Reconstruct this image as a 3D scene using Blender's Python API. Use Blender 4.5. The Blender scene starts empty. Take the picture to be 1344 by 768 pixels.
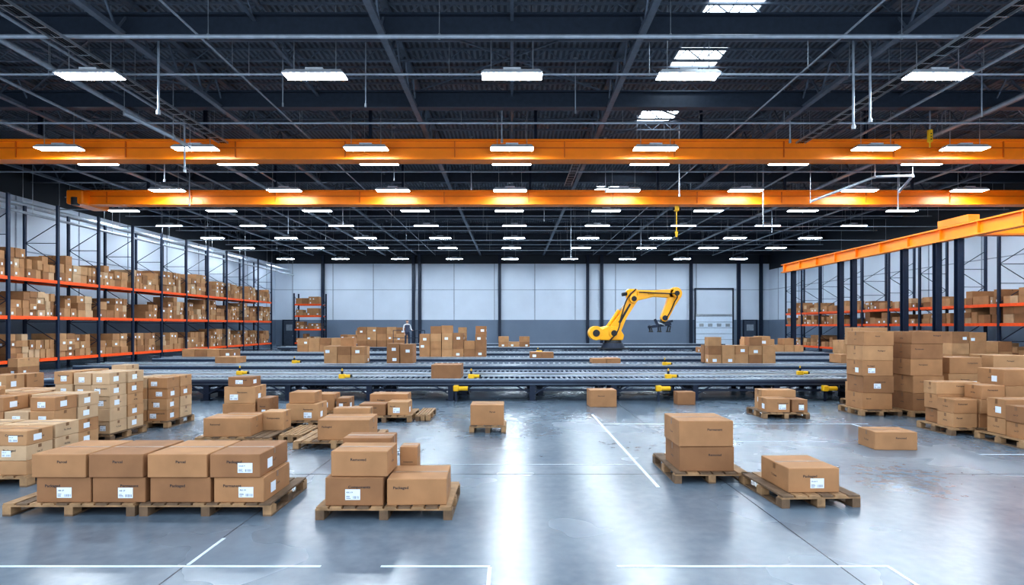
import bpy, bmesh, math, random
from mathutils import Matrix, Vector
random.seed(7)
R = random.Random(11)
scene = bpy.context.scene
COL = scene.collection

# ------------------------------------------------------------------ materials
def mat_base(name):
    m = bpy.data.materials.new(name); m.use_nodes = True
    nt = m.node_tree
    return m, nt, nt.nodes["Principled BSDF"]

def simple(name, col, rough=0.5, metal=0.0, var=0.12, scale=6.0, bump=0.0, emit=0):
    m, nt, b = mat_base(name)
    tc = nt.nodes.new("ShaderNodeTexCoord")
    n = nt.nodes.new("ShaderNodeTexNoise"); n.inputs["Scale"].default_value = scale
    n.inputs["Detail"].default_value = 4
    nt.links.new(tc.outputs["Object"], n.inputs["Vector"])
    cr = nt.nodes.new("ShaderNodeValToRGB")
    cr.color_ramp.elements[0].position = 0.3
    cr.color_ramp.elements[1].position = 0.7
    cr.color_ramp.elements[0].color = [c*(1-var) for c in col]+[1]
    cr.color_ramp.elements[1].color = [min(1, c*(1+var)) for c in col]+[1]
    nt.links.new(n.outputs["Fac"], cr.inputs["Fac"])
    nt.links.new(cr.outputs["Color"], b.inputs["Base Color"])
    b.inputs["Roughness"].default_value = rough
    b.inputs["Metallic"].default_value = metal
    if bump:
        bp = nt.nodes.new("ShaderNodeBump"); bp.inputs["Strength"].default_value = bump
        bp.inputs["Distance"].default_value = 0.01
        nt.links.new(n.outputs["Fac"], bp.inputs["Height"])
        nt.links.new(bp.outputs["Normal"], b.inputs["Normal"])
    return m

def emis(name, col, s):
    m, nt, b = mat_base(name)
    b.inputs["Base Color"].default_value = (*col, 1)
    b.inputs["Emission Color"].default_value = (*col, 1)
    b.inputs["Emission Strength"].default_value = s
    return m

def floor_mat():
    m, nt, b = mat_base("polished_concrete")
    L = nt.links
    tc = nt.nodes.new("ShaderNodeTexCoord")
    n1 = nt.nodes.new("ShaderNodeTexNoise"); n1.inputs["Scale"].default_value = 0.45; n1.inputs["Detail"].default_value = 3
    n2 = nt.nodes.new("ShaderNodeTexNoise"); n2.inputs["Scale"].default_value = 7; n2.inputs["Detail"].default_value = 4
    L.new(tc.outputs["Object"], n1.inputs["Vector"]); L.new(tc.outputs["Object"], n2.inputs["Vector"])
    mx = nt.nodes.new("ShaderNodeMix"); mx.data_type = 'FLOAT'; mx.inputs[0].default_value = 0.35
    L.new(n1.outputs["Fac"], mx.inputs[2]); L.new(n2.outputs["Fac"], mx.inputs[3])
    cr = nt.nodes.new("ShaderNodeValToRGB")
    cr.color_ramp.elements[0].position = 0.35; cr.color_ramp.elements[0].color = (0.095, 0.130, 0.170, 1)
    cr.color_ramp.elements[1].position = 0.65; cr.color_ramp.elements[1].color = (0.160, 0.205, 0.255, 1)
    L.new(mx.outputs[0], cr.inputs["Fac"]); L.new(cr.outputs["Color"], b.inputs["Base Color"])
    mr = nt.nodes.new("ShaderNodeMapRange")
    mr.inputs["From Min"].default_value = 0.3; mr.inputs["From Max"].default_value = 0.7
    mr.inputs["To Min"].default_value = 0.21; mr.inputs["To Max"].default_value = 0.30
    L.new(n1.outputs["Fac"], mr.inputs["Value"]); L.new(mr.outputs[0], b.inputs["Roughness"])
    b.inputs["Specular IOR Level"].default_value = 0.72
    return m

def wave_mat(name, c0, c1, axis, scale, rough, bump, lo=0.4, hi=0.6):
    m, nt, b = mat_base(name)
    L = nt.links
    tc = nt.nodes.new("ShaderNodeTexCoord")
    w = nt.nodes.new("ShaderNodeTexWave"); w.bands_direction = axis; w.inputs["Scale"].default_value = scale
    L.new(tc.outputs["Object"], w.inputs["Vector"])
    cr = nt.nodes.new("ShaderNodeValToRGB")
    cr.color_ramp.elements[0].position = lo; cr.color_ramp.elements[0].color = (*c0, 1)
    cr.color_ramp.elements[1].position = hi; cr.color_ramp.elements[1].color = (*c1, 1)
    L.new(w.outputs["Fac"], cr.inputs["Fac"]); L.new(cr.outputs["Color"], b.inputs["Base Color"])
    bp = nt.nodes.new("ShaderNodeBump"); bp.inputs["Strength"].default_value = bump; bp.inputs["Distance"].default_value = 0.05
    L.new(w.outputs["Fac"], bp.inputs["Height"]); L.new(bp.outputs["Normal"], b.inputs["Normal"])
    b.inputs["Roughness"].default_value = rough
    return m

CARD = [simple("cardboard_tan", (0.375, 0.190, 0.085), 0.8, var=0.12, scale=3, bump=0.05),
        simple("cardboard_brown", (0.275, 0.132, 0.058), 0.8, var=0.12, scale=3, bump=0.05),
        simple("cardboard_light", (0.43, 0.235, 0.112), 0.8, var=0.12, scale=3, bump=0.05),
        simple("cardboard_pale", (0.50, 0.335, 0.20), 0.8, var=0.12, scale=3, bump=0.05)]
TAPE = simple("packing_tape", (0.21, 0.105, 0.047), 0.35, var=0.05)
LABEL = simple("paper_label", (0.72, 0.79, 0.88), 0.6, var=0.03)
INK = simple("print_ink", (0.02, 0.018, 0.022), 0.6, var=0.05)
BOXM = CARD + [TAPE, LABEL, INK]
WOOD = simple("pallet_wood", (0.32, 0.19, 0.095), 0.75, var=0.30, scale=8, bump=0.2)
WOOD2 = simple("pallet_wood_dark", (0.15, 0.092, 0.053), 0.8, var=0.25, scale=8, bump=0.2)
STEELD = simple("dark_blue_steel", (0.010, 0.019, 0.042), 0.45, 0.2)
RACKM = simple("rack_blue_steel", (0.010, 0.021, 0.050), 0.45, 0.2)
ORANGE = simple("crane_orange_paint", (0.95, 0.245, 0.004), 0.4, var=0.05, scale=2)
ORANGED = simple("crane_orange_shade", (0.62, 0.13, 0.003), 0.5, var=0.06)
REDOR = simple("rack_beam_orange", (0.90, 0.10, 0.008), 0.45, var=0.08)
YEL = simple("robot_yellow_paint", (0.97, 0.44, 0.004), 0.3, var=0.04)
YEL2 = simple("safety_yellow", (0.80, 0.46, 0.01), 0.45, var=0.05)
BLACK = simple("black_rubber", (0.010, 0.011, 0.015), 0.5)
GALV = simple("galvanised_steel", (0.42, 0.46, 0.50), 0.35, 0.7)
PIPE = simple("grey_painted_pipe", (0.36, 0.41, 0.47), 0.4, 0.2)
ROLL = simple("roller_steel", (0.10, 0.125, 0.16), 0.3, 0.8)
BELT = simple("belt_rubber", (0.014, 0.02, 0.03), 0.35)
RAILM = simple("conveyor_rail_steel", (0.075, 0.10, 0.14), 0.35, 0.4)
RAILL = simple("conveyor_guide_alu", (0.45, 0.52, 0.60), 0.3, 0.6)
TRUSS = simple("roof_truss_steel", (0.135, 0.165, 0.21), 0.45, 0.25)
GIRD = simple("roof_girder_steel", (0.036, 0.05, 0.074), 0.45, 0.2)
LAMPB = simple("lamp_housing", (0.65, 0.68, 0.72), 0.4, 0.2)
LAMP = emis("lamp_diffuser", (0.80, 0.91, 1.0), 42)
SKY = emis("skylight_panel", (0.80, 0.92, 1.0), 3)
WHITEP = simple("floor_line_paint", (0.60, 0.68, 0.76), 0.35, var=0.12, scale=12)
WALLW = simple("wall_panel_white", (0.58, 0.645, 0.74), 0.6, var=0.04, scale=0.5)
WALLG = simple("wall_wainscot_grey", (0.15, 0.195, 0.265), 0.6, var=0.05, scale=0.5)
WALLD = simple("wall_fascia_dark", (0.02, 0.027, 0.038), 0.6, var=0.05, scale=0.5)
JOINT = simple("wall_joint_grey", (0.26, 0.30, 0.37), 0.6)
DOORW = simple("door_white", (0.66, 0.76, 0.88), 0.5, var=0.03)
DOORG = simple("door_grey", (0.06, 0.08, 0.115), 0.5)

# ------------------------------------------------------------------ mesh builder
class MB:
    def __init__(s, mats):
        s.v = []; s.f = []; s.m = []; s.mats = mats; s.M = Matrix.Identity(4)
    def mi(s, mat):
        if mat not in s.mats: s.mats.append(mat)
        return s.mats.index(mat)
    def add(s, vs, fs, mat, M=None):
        T = s.M @ M if M is not None else s.M
        o = len(s.v); k = s.mi(mat)
        s.v += [tuple(T @ Vector(p)) for p in vs]
        for f in fs:
            s.f.append(tuple(i+o for i in f)); s.m.append(k)
    def box(s, x0, x1, y0, y1, z0, z1, mat, M=None):
        s.add([(x0,y0,z0),(x1,y0,z0),(x1,y1,z0),(x0,y1,z0),(x0,y0,z1),(x1,y0,z1),(x1,y1,z1),(x0,y1,z1)],
              [(0,3,2,1),(4,5,6,7),(0,1,5,4),(1,2,6,5),(2,3,7,6),(3,0,4,7)], mat, M)
    def cbox(s, x0, x1, y0, y1, z0, z1, c, mat, M=None):
        a, b, d = (x1-x0)/2, (y1-y0)/2, (z1-z0)/2
        cx, cy, cz = (x0+x1)/2, (y0+y1)/2, (z0+z1)/2
        vs = []; ix = {}
        for sx in (-1, 1):
            for sy in (-1, 1):
                for sz in (-1, 1):
                    for k in range(3):
                        q = [a-(k != 0)*c, b-(k != 1)*c, d-(k != 2)*c]
                        ix[(sx, sy, sz, k)] = len(vs)
                        vs.append((cx+sx*q[0], cy+sy*q[1], cz+sz*q[2]))
        fs = []
        for g in (-1, 1):
            fs.append([ix[(g,-1,-1,0)], ix[(g,1,-1,0)], ix[(g,1,1,0)], ix[(g,-1,1,0)]][::g])
            fs.append([ix[(-1,g,-1,1)], ix[(1,g,-1,1)], ix[(1,g,1,1)], ix[(-1,g,1,1)]][::-g])
            fs.append([ix[(-1,-1,g,2)], ix[(1,-1,g,2)], ix[(1,1,g,2)], ix[(-1,1,g,2)]][::g])
            for h in (-1, 1):
                t = g*h
                fs.append([ix[(g,h,-1,0)], ix[(g,h,-1,1)], ix[(g,h,1,1)], ix[(g,h,1,0)]][::t])
                fs.append([ix[(g,-1,h,2)], ix[(g,-1,h,0)], ix[(g,1,h,0)], ix[(g,1,h,2)]][::t])
                fs.append([ix[(-1,g,h,1)], ix[(-1,g,h,2)], ix[(1,g,h,2)], ix[(1,g,h,1)]][::t])
                for w in (-1, 1):
                    fs.append([ix[(g,h,w,0)], ix[(g,h,w,1)], ix[(g,h,w,2)]][::t*w])
        s.add(vs, fs, mat, M)
    def cyl(s, p0, p1, r, mat, n=10, r1=None):
        p0 = Vector(p0); p1 = Vector(p1); r1 = r if r1 is None else r1
        d = (p1-p0).normalized()
        u = d.orthogonal().normalized(); w = d.cross(u)
        vs = []
        for p, rr in ((p0, r), (p1, r1)):
            for i in range(n):
                a = 2*math.pi*i/n
                vs.append(p+u*math.cos(a)*rr+w*math.sin(a)*rr)
        fs = [(i, (i+1) % n, n+(i+1) % n, n+i) for i in range(n)]
        fs += [tuple(range(n))[::-1], tuple(range(n, 2*n))]
        s.add(vs, fs, mat)
    def bar(s, p0, p1, w, h, mat, up=(0,0,1)):
        p0 = Vector(p0); p1 = Vector(p1); d = (p1-p0).normalized(); up = Vector(up)
        if abs(d.dot(up)) > 0.99: up = Vector((0,1,0))
        a = d.cross(up).normalized()*w/2; b = a.normalized().cross(d).normalized()*h/2
        vs = [p0-a-b, p0+a-b, p0+a+b, p0-a+b, p1-a-b, p1+a-b, p1+a+b, p1-a+b]
        s.add(vs, [(0,1,2,3),(7,6,5,4),(0,4,5,1),(1,5,6,2),(2,6,7,3),(3,7,4,0)], mat)
    def prism(s, pts, y0, y1, mat, M=None):
        n = len(pts)
        vs = [(x, y0, z) for x, z in pts]+[(x, y1, z) for x, z in pts]
        fs = [(i, (i+1) % n, n+(i+1) % n, n+i) for i in range(n)]+[tuple(range(n))[::-1], tuple(range(n, 2*n))]
        s.add(vs, fs, mat, M)
    def obj(s, name, bevel=0, smooth=False, parent=None, origin=None, recalc=False):
        me = bpy.data.meshes.new(name)
        vs = s.v
        if origin is not None:
            o = Vector(origin); vs = [tuple(Vector(p)-o) for p in s.v]
        me.from_pydata(vs, [], s.f)
        for m in s.mats: me.materials.append(m)
        me.polygons.foreach_set("material_index", s.m)
        if recalc:
            bm = bmesh.new(); bm.from_mesh(me); bmesh.ops.recalc_face_normals(bm, faces=bm.faces); bm.to_mesh(me); bm.free()
        me.update()
        ob = bpy.data.objects.new(name, me); COL.objects.link(ob)
        if origin is not None: ob.location = origin
        if parent: ob.parent = parent
        if bevel:
            md = ob.modifiers.new("bevel", 'BEVEL'); md.width = bevel; md.segments = 2; md.limit_method = 'ANGLE'
        return ob

# text templates (print on cartons)
def word(txt, size):
    cu = bpy.data.curves.new("t", 'FONT'); cu.body = txt; cu.size = size; cu.resolution_u = 2; cu.offset = size*.022
    ob = bpy.data.objects.new("t", cu); COL.objects.link(ob)
    dg = bpy.context.evaluated_depsgraph_get(); dg.update()
    me = bpy.data.meshes.new_from_object(ob.evaluated_get(dg))
    v = [(p.co.x, p.co.y) for p in me.vertices]; f = [tuple(p.vertices) for p in me.polygons]
    bpy.data.objects.remove(ob); bpy.data.curves.remove(cu); bpy.data.meshes.remove(me)
    w = max(p[0] for p in v)
    return v, f, w
WORDS = [word(t, 0.048) for t in ("Permanent", "Packaged", "Removed", "Parcel", "Components")]
SMALL = [word(t, 0.04) for t in ("A4 Ship", "Lot 27", "To: Dock")]
LTXT = [word(t, 0.05) for t in ("AB 27", "Dock 4", "RX-19")]

def label_on(mb, lx, lw, lz, lh, y, M):
    mb.box(lx, lx+lw, y-0.002, y, lz, lz+lh, LABEL, M)
    x = lx+lw*.5
    while x < lx+lw*.92:
        bw = R.choice((.002, .003, .005)); mb.box(x, x+bw, y-.003, y-.002, lz+lh*.1, lz+lh*.36, INK, M); x += bw+R.choice((.005, .008))
    for k in range(3):
        zz = lz+lh*(.12+.11*k); mb.box(lx+lw*.06, lx+lw*R.uniform(.25, .38), y-.003, y-.002, zz, zz+lh*.04, INK, M)
    v, f, ww = R.choice(LTXT); sc = lw*.42/ww
    mb.add([(lx+lw*.08+p[0]*sc, y-.0026, lz+lh*.64+p[1]*sc*.9) for p in v], f, INK, M)

def carton(mb, x0, x1, yf, d, z0, h, rot=0.0, tone=None, label=None, text=None, detail=1):
    """carton with front face at yf, seams, tape, label and print"""
    w = x1-x0; tone = R.randrange(3) if tone is None else tone
    cm = CARD[tone]
    M = Matrix.Translation(((x0+x1)/2, yf+d/2, z0)) @ Matrix.Rotation(math.radians(rot), 4, 'Z')
    a, b = w/2, d/2
    if detail:
        mb.cbox(-a, a, -b, b, 0, h, 0.007, cm, M)
    else:
        mb.box(-a, a, -b, b, 0, h, cm, M)
    if detail or R.random() < 0.6:
        t = 0.028 if detail else 0.03
        mb.box(-a+0.01, a-0.01, -t, t, h, h+0.0015, TAPE, M)
        mb.box(-a-0.0015, -a, -t, t, h*0.72, h-0.01, TAPE, M)
        mb.box(a, a+0.0015, -t, t, h*0.72, h-0.01, TAPE, M)
    if label is None: label = R.random() < 0.35
    if label:
        lw = min(0.17, w*0.32); lh = min(0.12, h*0.42); lx = R.uniform(-a+0.05, a-0.06-lw); lz = R.uniform(0.05, max(.06, h*.6-lh))
        if detail: label_on(mb, lx, lw, lz, lh, -b, M)
        else: mb.box(lx, lx+lw, -b-.002, -b, lz, lz+lh, LABEL, M)
        if R.random() < 0.6:
            sgn = 1 if x0 < 0 else -1
            xx = sgn*a
            mb.box(min(xx, xx+sgn*0.002), max(xx, xx+sgn*0.002), -b*0.5, -b*0.5+min(0.14,d*.3), lz, lz+lh, LABEL, M)
    if text is None: text = detail and R.random() < 0.7
    if text:
        v, f, ww = R.choice(WORDS)
        sc = min(1.0, (w-0.1)/ww)
        ox = R.uniform(-a+0.04, a-0.04-ww*sc); oz = h*0.62
        mb.add([(ox+p[0]*sc, -b-0.0012, oz+p[1]*sc*.9) for p in v], f, INK, M)
        v, f, ww = R.choice(SMALL)
        sgn = 1 if x0 < 0 else -1
        sc = 0.9
        o = -ww*sc/2
        mb.add([(sgn*(a+0.0012), sgn*(o+p[0]*sc), h*0.4+p[1]*sc) for p in v], f, INK, M)

def carton_obj(*a, **k):
    mb = MB(list(BOXM)); carton(mb, *a, **k)
    return mb.obj("cardboard_box")

def pallet(x0, x1, y0, y1, rot=0, z=0.0, H=0.15):
    mb = MB([WOOD, WOOD2])
    M = Matrix.Translation(((x0+x1)/2, (y0+y1)/2, z)) @ Matrix.Rotation(math.radians(rot), 4, 'Z')
    a, b = (x1-x0)/2, (y1-y0)/2
    for x in (-a+0.05, 0, a-0.05):
        mb.box(x-0.05, x+0.05, -b, b, 0, 0.02, WOOD2, M)
        for y in (-b+0.07, 0, b-0.07):
            mb.box(x-0.05, x+0.05, y-0.07, y+0.07, 0.02, H-0.042, WOOD if R.random() < .6 else WOOD2, M)
    for y in (-b+0.05, 0, b-0.05):
        mb.box(-a, a, y-0.05, y+0.05, H-0.042, H-0.022, WOOD, M)
    n = max(5, int(2*a/0.15)); st = (2*a)/n
    for i in range(n):
        x = -a+i*st
        mb.box(x+0.012, x+st-0.012, -b-R.uniform(0, .01), b, H-0.022, H, WOOD if R.random() < .65 else WOOD2, M)
    return mb.obj("wooden_pallet")

def pile(name, x0, x1, yf, d, z0, hmax, bw=0.55, bh=0.4, tone=None, label=0.4, nd=1, ragged=0.4, detail=0, peak=None):
    """irregular heap of stacked cartons"""
    mb = MB(list(BOXM))
    n = max(1, round((x1-x0)/bw)); w = (x1-x0)/n; dd = d/nd
    for j in range(nd):
        for i in range(n):
            frac = 1-ragged*R.random()
            rows = max(1, round(hmax*frac/bh)); z = z0
            for k in range(rows):
                h = bh*R.uniform(0.92, 1.0); g = R.uniform(0.005, 0.03)
                carton(mb, x0+i*w+g, x0+(i+1)*w-0.006, yf+j*dd+R.uniform(0.004, 0.03), dd-0.045, z, h,
                       tone=(R.randrange(3) if tone is None else R.choice(tone)), label=R.random() < label,
                       text=(detail and R.random() < .4), detail=detail)
                z += h+0.0025
    return mb.obj(name)

# ------------------------------------------------------------------ shell
XL, XR, YB, YF, ZC = -27.0, 29.3, 66.0, -3.0, 11.5
FL = floor_mat()
mb = MB([FL]); mb.box(XL-.3, XR+.3, YF, YB+.3, -0.2, 0.0, FL); mb.obj("floor")
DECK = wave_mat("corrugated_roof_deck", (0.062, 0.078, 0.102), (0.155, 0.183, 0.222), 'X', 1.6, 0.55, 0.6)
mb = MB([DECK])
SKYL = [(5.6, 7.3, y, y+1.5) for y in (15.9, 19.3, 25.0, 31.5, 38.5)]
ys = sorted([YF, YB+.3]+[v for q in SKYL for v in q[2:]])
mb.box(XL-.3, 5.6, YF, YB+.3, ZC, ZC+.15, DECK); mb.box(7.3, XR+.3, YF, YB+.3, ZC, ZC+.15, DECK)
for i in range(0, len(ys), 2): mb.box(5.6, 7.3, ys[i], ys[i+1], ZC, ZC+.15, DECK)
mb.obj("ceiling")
for q in SKYL:
    mb = MB([SKY, GALV])
    mb.box(q[0]+.06, q[1]-.06, q[2]+.06, q[3]-.06, ZC+.05, ZC+.09, SKY)
    for (a, b, c, d) in ((q[0]+.005, q[0]+.06, q[2]+.005, q[3]-.005), (q[1]-.06, q[1]-.005, q[2]+.005, q[3]-.005),
                         (q[0]+.06, q[1]-.06, q[2]+.005, q[2]+.06), (q[0]+.06, q[1]-.06, q[3]-.06, q[3]-.005)):
        mb.box(a, b, c, d, ZC+.01, ZC+.14, GALV)
    xm = (q[0]+q[1])/2; mb.box(xm-.02, xm+.02, q[2]+.06, q[3]-.06, ZC+.02, ZC+.05, GALV)
    mb.obj("skylight")

def wall(name, axis, pos, a0, a1, sign, whitetop=ZC, step=4.6):
    mb = MB([WALLW, WALLG, JOINT])
    def B(u0, u1, d0, d1, z0, z1, m):
        lo, hi = sorted((pos+sign*d0, pos+sign*d1))
        if axis == 'x': mb.box(lo, hi, u0, u1, z0, z1, m)
        else: mb.box(u0, u1, lo, hi, z0, z1, m)
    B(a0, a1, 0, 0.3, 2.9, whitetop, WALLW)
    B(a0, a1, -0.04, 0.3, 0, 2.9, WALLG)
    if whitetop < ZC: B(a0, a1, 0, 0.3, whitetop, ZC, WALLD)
    u = a0+step/2
    while u < a1:
        B(u-0.04, u+0.04, -0.03, 0, 2.9, whitetop, JOINT); u += step
    B(a0, a1, -0.02, 0, 6.3, 6.36, JOINT)
    return mb.obj(name)
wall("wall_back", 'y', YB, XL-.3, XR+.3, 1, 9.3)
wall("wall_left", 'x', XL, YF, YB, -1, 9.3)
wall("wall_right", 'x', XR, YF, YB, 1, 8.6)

for x in (-21.5, -11.2, -10.5, -1.4, 8.6, 10.2, 20.35, 25.78, 28.3):
    mb = MB([STEELD])
    mb.box(x-.16, x+.16, YB-.34, YB-.31, 0, ZC-.01, STEELD); mb.box(x-.16, x+.16, YB-.08, YB-.05, 0, ZC-.01, STEELD)
    mb.box(x-.02, x+.02, YB-.31, YB-.08, 0, ZC-.01, STEELD)
    mb.box(x-.25, x+.25, YB-.42, YB-.045, 0, .03, STEELD)
    mb.obj("steel_column")

def door_leaf(name, x0, x1, h, m, sectional=False, frame_h=None):
    mb = MB([m, STEELD, GALV, LABEL]); y = YB-.05
    fh = frame_h or h
    mb.box(x0-.12, x0, y-.12, y, 0, fh+.12, STEELD); mb.box(x1, x1+.12, y-.12, y, 0, fh+.12, STEELD)
    mb.box(x0, x1, y-.12, y, fh, fh+.12, STEELD)
    if sectional:
        n = 5; hh = h/n
        for i in range(n):
            mb.cbox(x0+.02, x1-.02, y-.07, y-.005, i*hh+.02, (i+1)*hh-.02, .015, m)
        for k in range(4):
            xx = x0+(x1-x0)*(k+.3)/4.2+.1
            mb.box(xx, xx+.5, y-.08, y-.07, 3*hh+.15, 4*hh-.15, GALV)
        mb.box(x0+.02, x1-.02, y-.1, y-.005, h, h+.25, GALV)
    else:
        mb.box(x0+.02, x1-.02, y-.06, y-.005, 0.01, h-.02, m)
        mb.box(x1-.3, x1-.14, y-.1, y-.06, 1.05, 1.1, GALV)
        mb.box(x0+.3, x1-.3, y-.065, y-.06, h*.6, h*.85, GALV)
    mb.obj(name)
door_leaf("door_1", -26.0, -24.7, 2.8, DOORG)
door_leaf("door_2", 20.9, 25.1, 3.3, DOORW, True, 6.4)
door_leaf("door_3", 26.4, 27.8, 2.8, DOORG)

# ------------------------------------------------------------------ roof structure
def ibeam(mb, p0, p1, w, h, mat, t=0.04):
    p0 = Vector(p0); p1 = Vector(p1)
    mb.bar(p0+Vector((0,0,h/2-t/2)), p1+Vector((0,0,h/2-t/2)), w, t, mat)
    mb.bar(p0-Vector((0,0,h/2-t/2)), p1-Vector((0,0,h/2-t/2)), w, t, mat)
    mb.bar(p0, p1, t*.6, h-2*t, mat)

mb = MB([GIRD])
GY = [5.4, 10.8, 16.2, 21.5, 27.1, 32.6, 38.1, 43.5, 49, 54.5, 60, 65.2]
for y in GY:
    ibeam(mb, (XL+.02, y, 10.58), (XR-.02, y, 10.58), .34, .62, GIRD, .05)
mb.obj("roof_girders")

def truss(mb, p0, p1, zt, zb, mat, n, cw=.07, dw=.035):
    p0 = Vector(p0); p1 = Vector(p1)
    T = lambda t, z: Vector(((p0.x+(p1.x-p0.x)*t), p0.y+(p1.y-p0.y)*t, z))
    mb.bar(T(0, zt), T(1, zt), cw*1.6, cw, mat); mb.bar(T(0, zb), T(1, zb), cw*1.6, cw, mat)
    for i in range(n):
        a, b, c = i/n, (i+.5)/n, (i+1)/n
        mb.bar(T(a, zt), T(b, zb), dw, dw, mat); mb.bar(T(b, zb), T(c, zt), dw, dw, mat)
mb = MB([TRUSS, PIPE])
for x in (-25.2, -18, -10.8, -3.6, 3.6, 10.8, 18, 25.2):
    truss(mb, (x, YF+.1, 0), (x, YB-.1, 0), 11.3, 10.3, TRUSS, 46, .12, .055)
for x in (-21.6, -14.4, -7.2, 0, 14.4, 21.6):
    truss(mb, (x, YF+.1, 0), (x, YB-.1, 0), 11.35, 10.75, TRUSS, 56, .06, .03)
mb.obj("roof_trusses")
mb = MB([TRUSS])
y = 7.0
while y < 65:
    if min(abs(y-g) for g in GY) > .3:
        truss(mb, (XL+.05, y, 0), (XR-.05, y, 0), 11.4, 11.02, TRUSS, 60, .055, .03)
    y += 1.36
mb.obj("roof_joists")
mb = MB([TRUSS])
for i in range(2, len(GY)-1):
    for x in (-21.6, -14.4, -7.2, 0, 7.2, 14.4, 21.6):
        if (i+int(x)) % 2: continue
        mb.bar((x-3.4, GY[i], 10.9), (x+3.4, GY[i+1], 10.9), .05, .05, TRUSS)
        mb.bar((x+3.4, GY[i], 10.95), (x-3.4, GY[i+1], 10.95), .05, .05, TRUSS)
mb.obj("roof_bracing")

def pipe(name, pts, r, m=PIPE, hang=None):
    mb = MB([m, GALV])
    for a, b in zip(pts[:-1], pts[1:]): mb.cyl(a, b, r, m, 10)
    if hang:
        for a, b in zip(pts[:-1], pts[1:]):
            L = (Vector(b)-Vector(a)).length; n = max(1, int(L/hang))
            for i in range(n+1):
                p = Vector(a).lerp(Vector(b), min(.995, max(.005, i/n)))
                mb.cyl(p, (p.x, p.y, ZC), .012, GALV, 5)
                mb.cyl((p.x, p.y, p.z-r-.015), (p.x, p.y, p.z+r+.02), r*.6, GALV, 6)
    return mb.obj(name)
for x, z, r in ((-14.2, 10.15, .085), (-13.0, 10.15, .045), (-16.4, 10.15, .05), (-19.8, 10.14, .085), (-22.3, 10.15, .06), (-8.6, 10.17, .03),
                (14.5, 10.15, .05), (17.6, 10.15, .08), (22.5, 10.15, .06), (9.1, 10.17, .03), (-25, 8.4, .14), (-24.5, 7.9, .07)):
    pipe("ceiling_pipe", [(x, 6, z), (x, 65, z)], r, PIPE, 5.4)
for yy, z, r in ((15.5, 9.95, .055), (17.9, 9.98, .035), (22.2, 9.98, .04), (29.2, 9.98, .04), (34.6, 9.9, .04), (40, 9.8, .04), (46, 9.8, .04), (54, 9.8, .04)):
    pipe("sprinkler_pipe", [(XL+.3, yy, z), (XR-.3, yy, z)], r, PIPE, 6.1)
for yy, z in ((33.8, 9.0), (39, 8.9), (44.5, 8.8), (50.5, 8.8)):
    pipe("electrical_conduit", [(XL+.3, yy, z), (XR-.3, yy, z)], .03, PIPE, 6.1)
def tray(x, y0, y1, z):
    mb = MB([GALV, BLACK])
    for s in (-.18, .18): mb.box(x+s-.012, x+s+.012, y0, y1, z, z+.08, GALV)
    y = y0+.1
    while y < y1: mb.box(x-.17, x+.17, y-.015, y+.015, z, z+.015, GALV); y += .5
    for s in (-.09, 0, .08): mb.cyl((x+s, y0, z+.035), (x+s, y1, z+.035), .02, BLACK, 6)
    y = y0+1
    while y < y1:
        for s in (-.18, .18): mb.cyl((x+s, y, z+.07), (x+s, y, ZC), .008, GALV, 5)
        y += 5.5
    mb.obj("cable_tray")
tray(-11.9, 6, 23.9, 9.72); tray(11.9, 6, 23.9, 9.72); tray(3.0, 26, 31.2, 9.72)
pipe("bent_conduit", [(13.9, 27, 8.0), (16.3, 26, 8.9), (18.0, 26, 8.95), (18.4, 27.5, 8.6)], .06, PIPE, 8)
pipe("bent_conduit", [(-13.4, 20, 9.55), (-12.4, 21.2, 9.1), (-12.4, 22.3, 9.1)], .07, PIPE, 8)
for x, yy, z0, r in ((-10.5, 17.2, 8.6, .035), (-12.75, 22.55, 8.3, .035), (-4.6, 18.2, 9.2, .02), (10.2, 17.3, 8.2, .035), (10.7, 17.3, 8.4, .035), (10.9, 22.7, 9.5, .03), (-.4, 22.7, 9.5, .03), (7.6, 26.3, 8.2, .03), (13.4, 30.9, 7.6, .03), (4.3, 42.3, 7.3, .03),
                  (-7.6, 19.2, 9.6, .018), (2.2, 20.1, 9.7, .018), (-2.0, 28.4, 9.0, .02), (-15.6, 26, 8.8, .025), (-16.6, 29.8, 8.5, .025), (4.6, 28.5, 8.9, .02), (15.9, 19.6, 9.4, .02), (-9.7, 33.2, 8.1, .02), (16.6, 37, 8.3, .025), (-5.5, 27, 9.1, .02), (19.6, 29.4, 8.2, .025), (1.9, 34.2, 8.5, .02), (-14.3, 37, 8.2, .02), (9.8, 44, 8.1, .02)):
    mb = MB([PIPE, GALV]); mb.cyl((x, yy, z0), (x, yy, ZC), r, PIPE, 8)
    mb.cyl((x, yy, z0-.12), (x, yy, z0), r*1.8, GALV, 8)
    mb.cyl((x, yy, ZC-.05), (x, yy, ZC), .09, GALV, 8)
    mb.obj("pipe_drop")

# ------------------------------------------------------------------ lights
def lamp_mesh():
    mb = MB([LAMPB, LAMP, GALV])
    a, b = .87, .26
    vs = [(-a,-b,0),(a,-b,0),(a,b,0),(-a,b,0),(-a*.9,-b*.6,.12),(a*.9,-b*.6,.12),(a*.9,b*.6,.12),(-a*.9,b*.6,.12)]
    mb.add(vs, [(0,3,2,1),(4,5,6,7),(0,1,5,4),(1,2,6,5),(2,3,7,6),(3,0,4,7)], LAMPB)
    mb.box(-a+.03, a-.03, -b+.03, b-.03, -.035, -.001, LAMP)
    mb.box(-a, a, -b, -b+.025, -.025, 0, LAMPB); mb.box(-a, a, b-.025, b, -.025, 0, LAMPB)
    mb.box(-.25, .25, -.1, .1, .12, .2, LAMPB)
    for x in (-.6, .6): mb.cyl((x, 0, .12), (x, 0, 2.12), .014, GALV, 6)
    ob = mb.obj("high_bay_light"); me = ob.data
    bpy.data.objects.remove(ob); return me
LM = lamp_mesh()
ZL = 9.38
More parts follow.
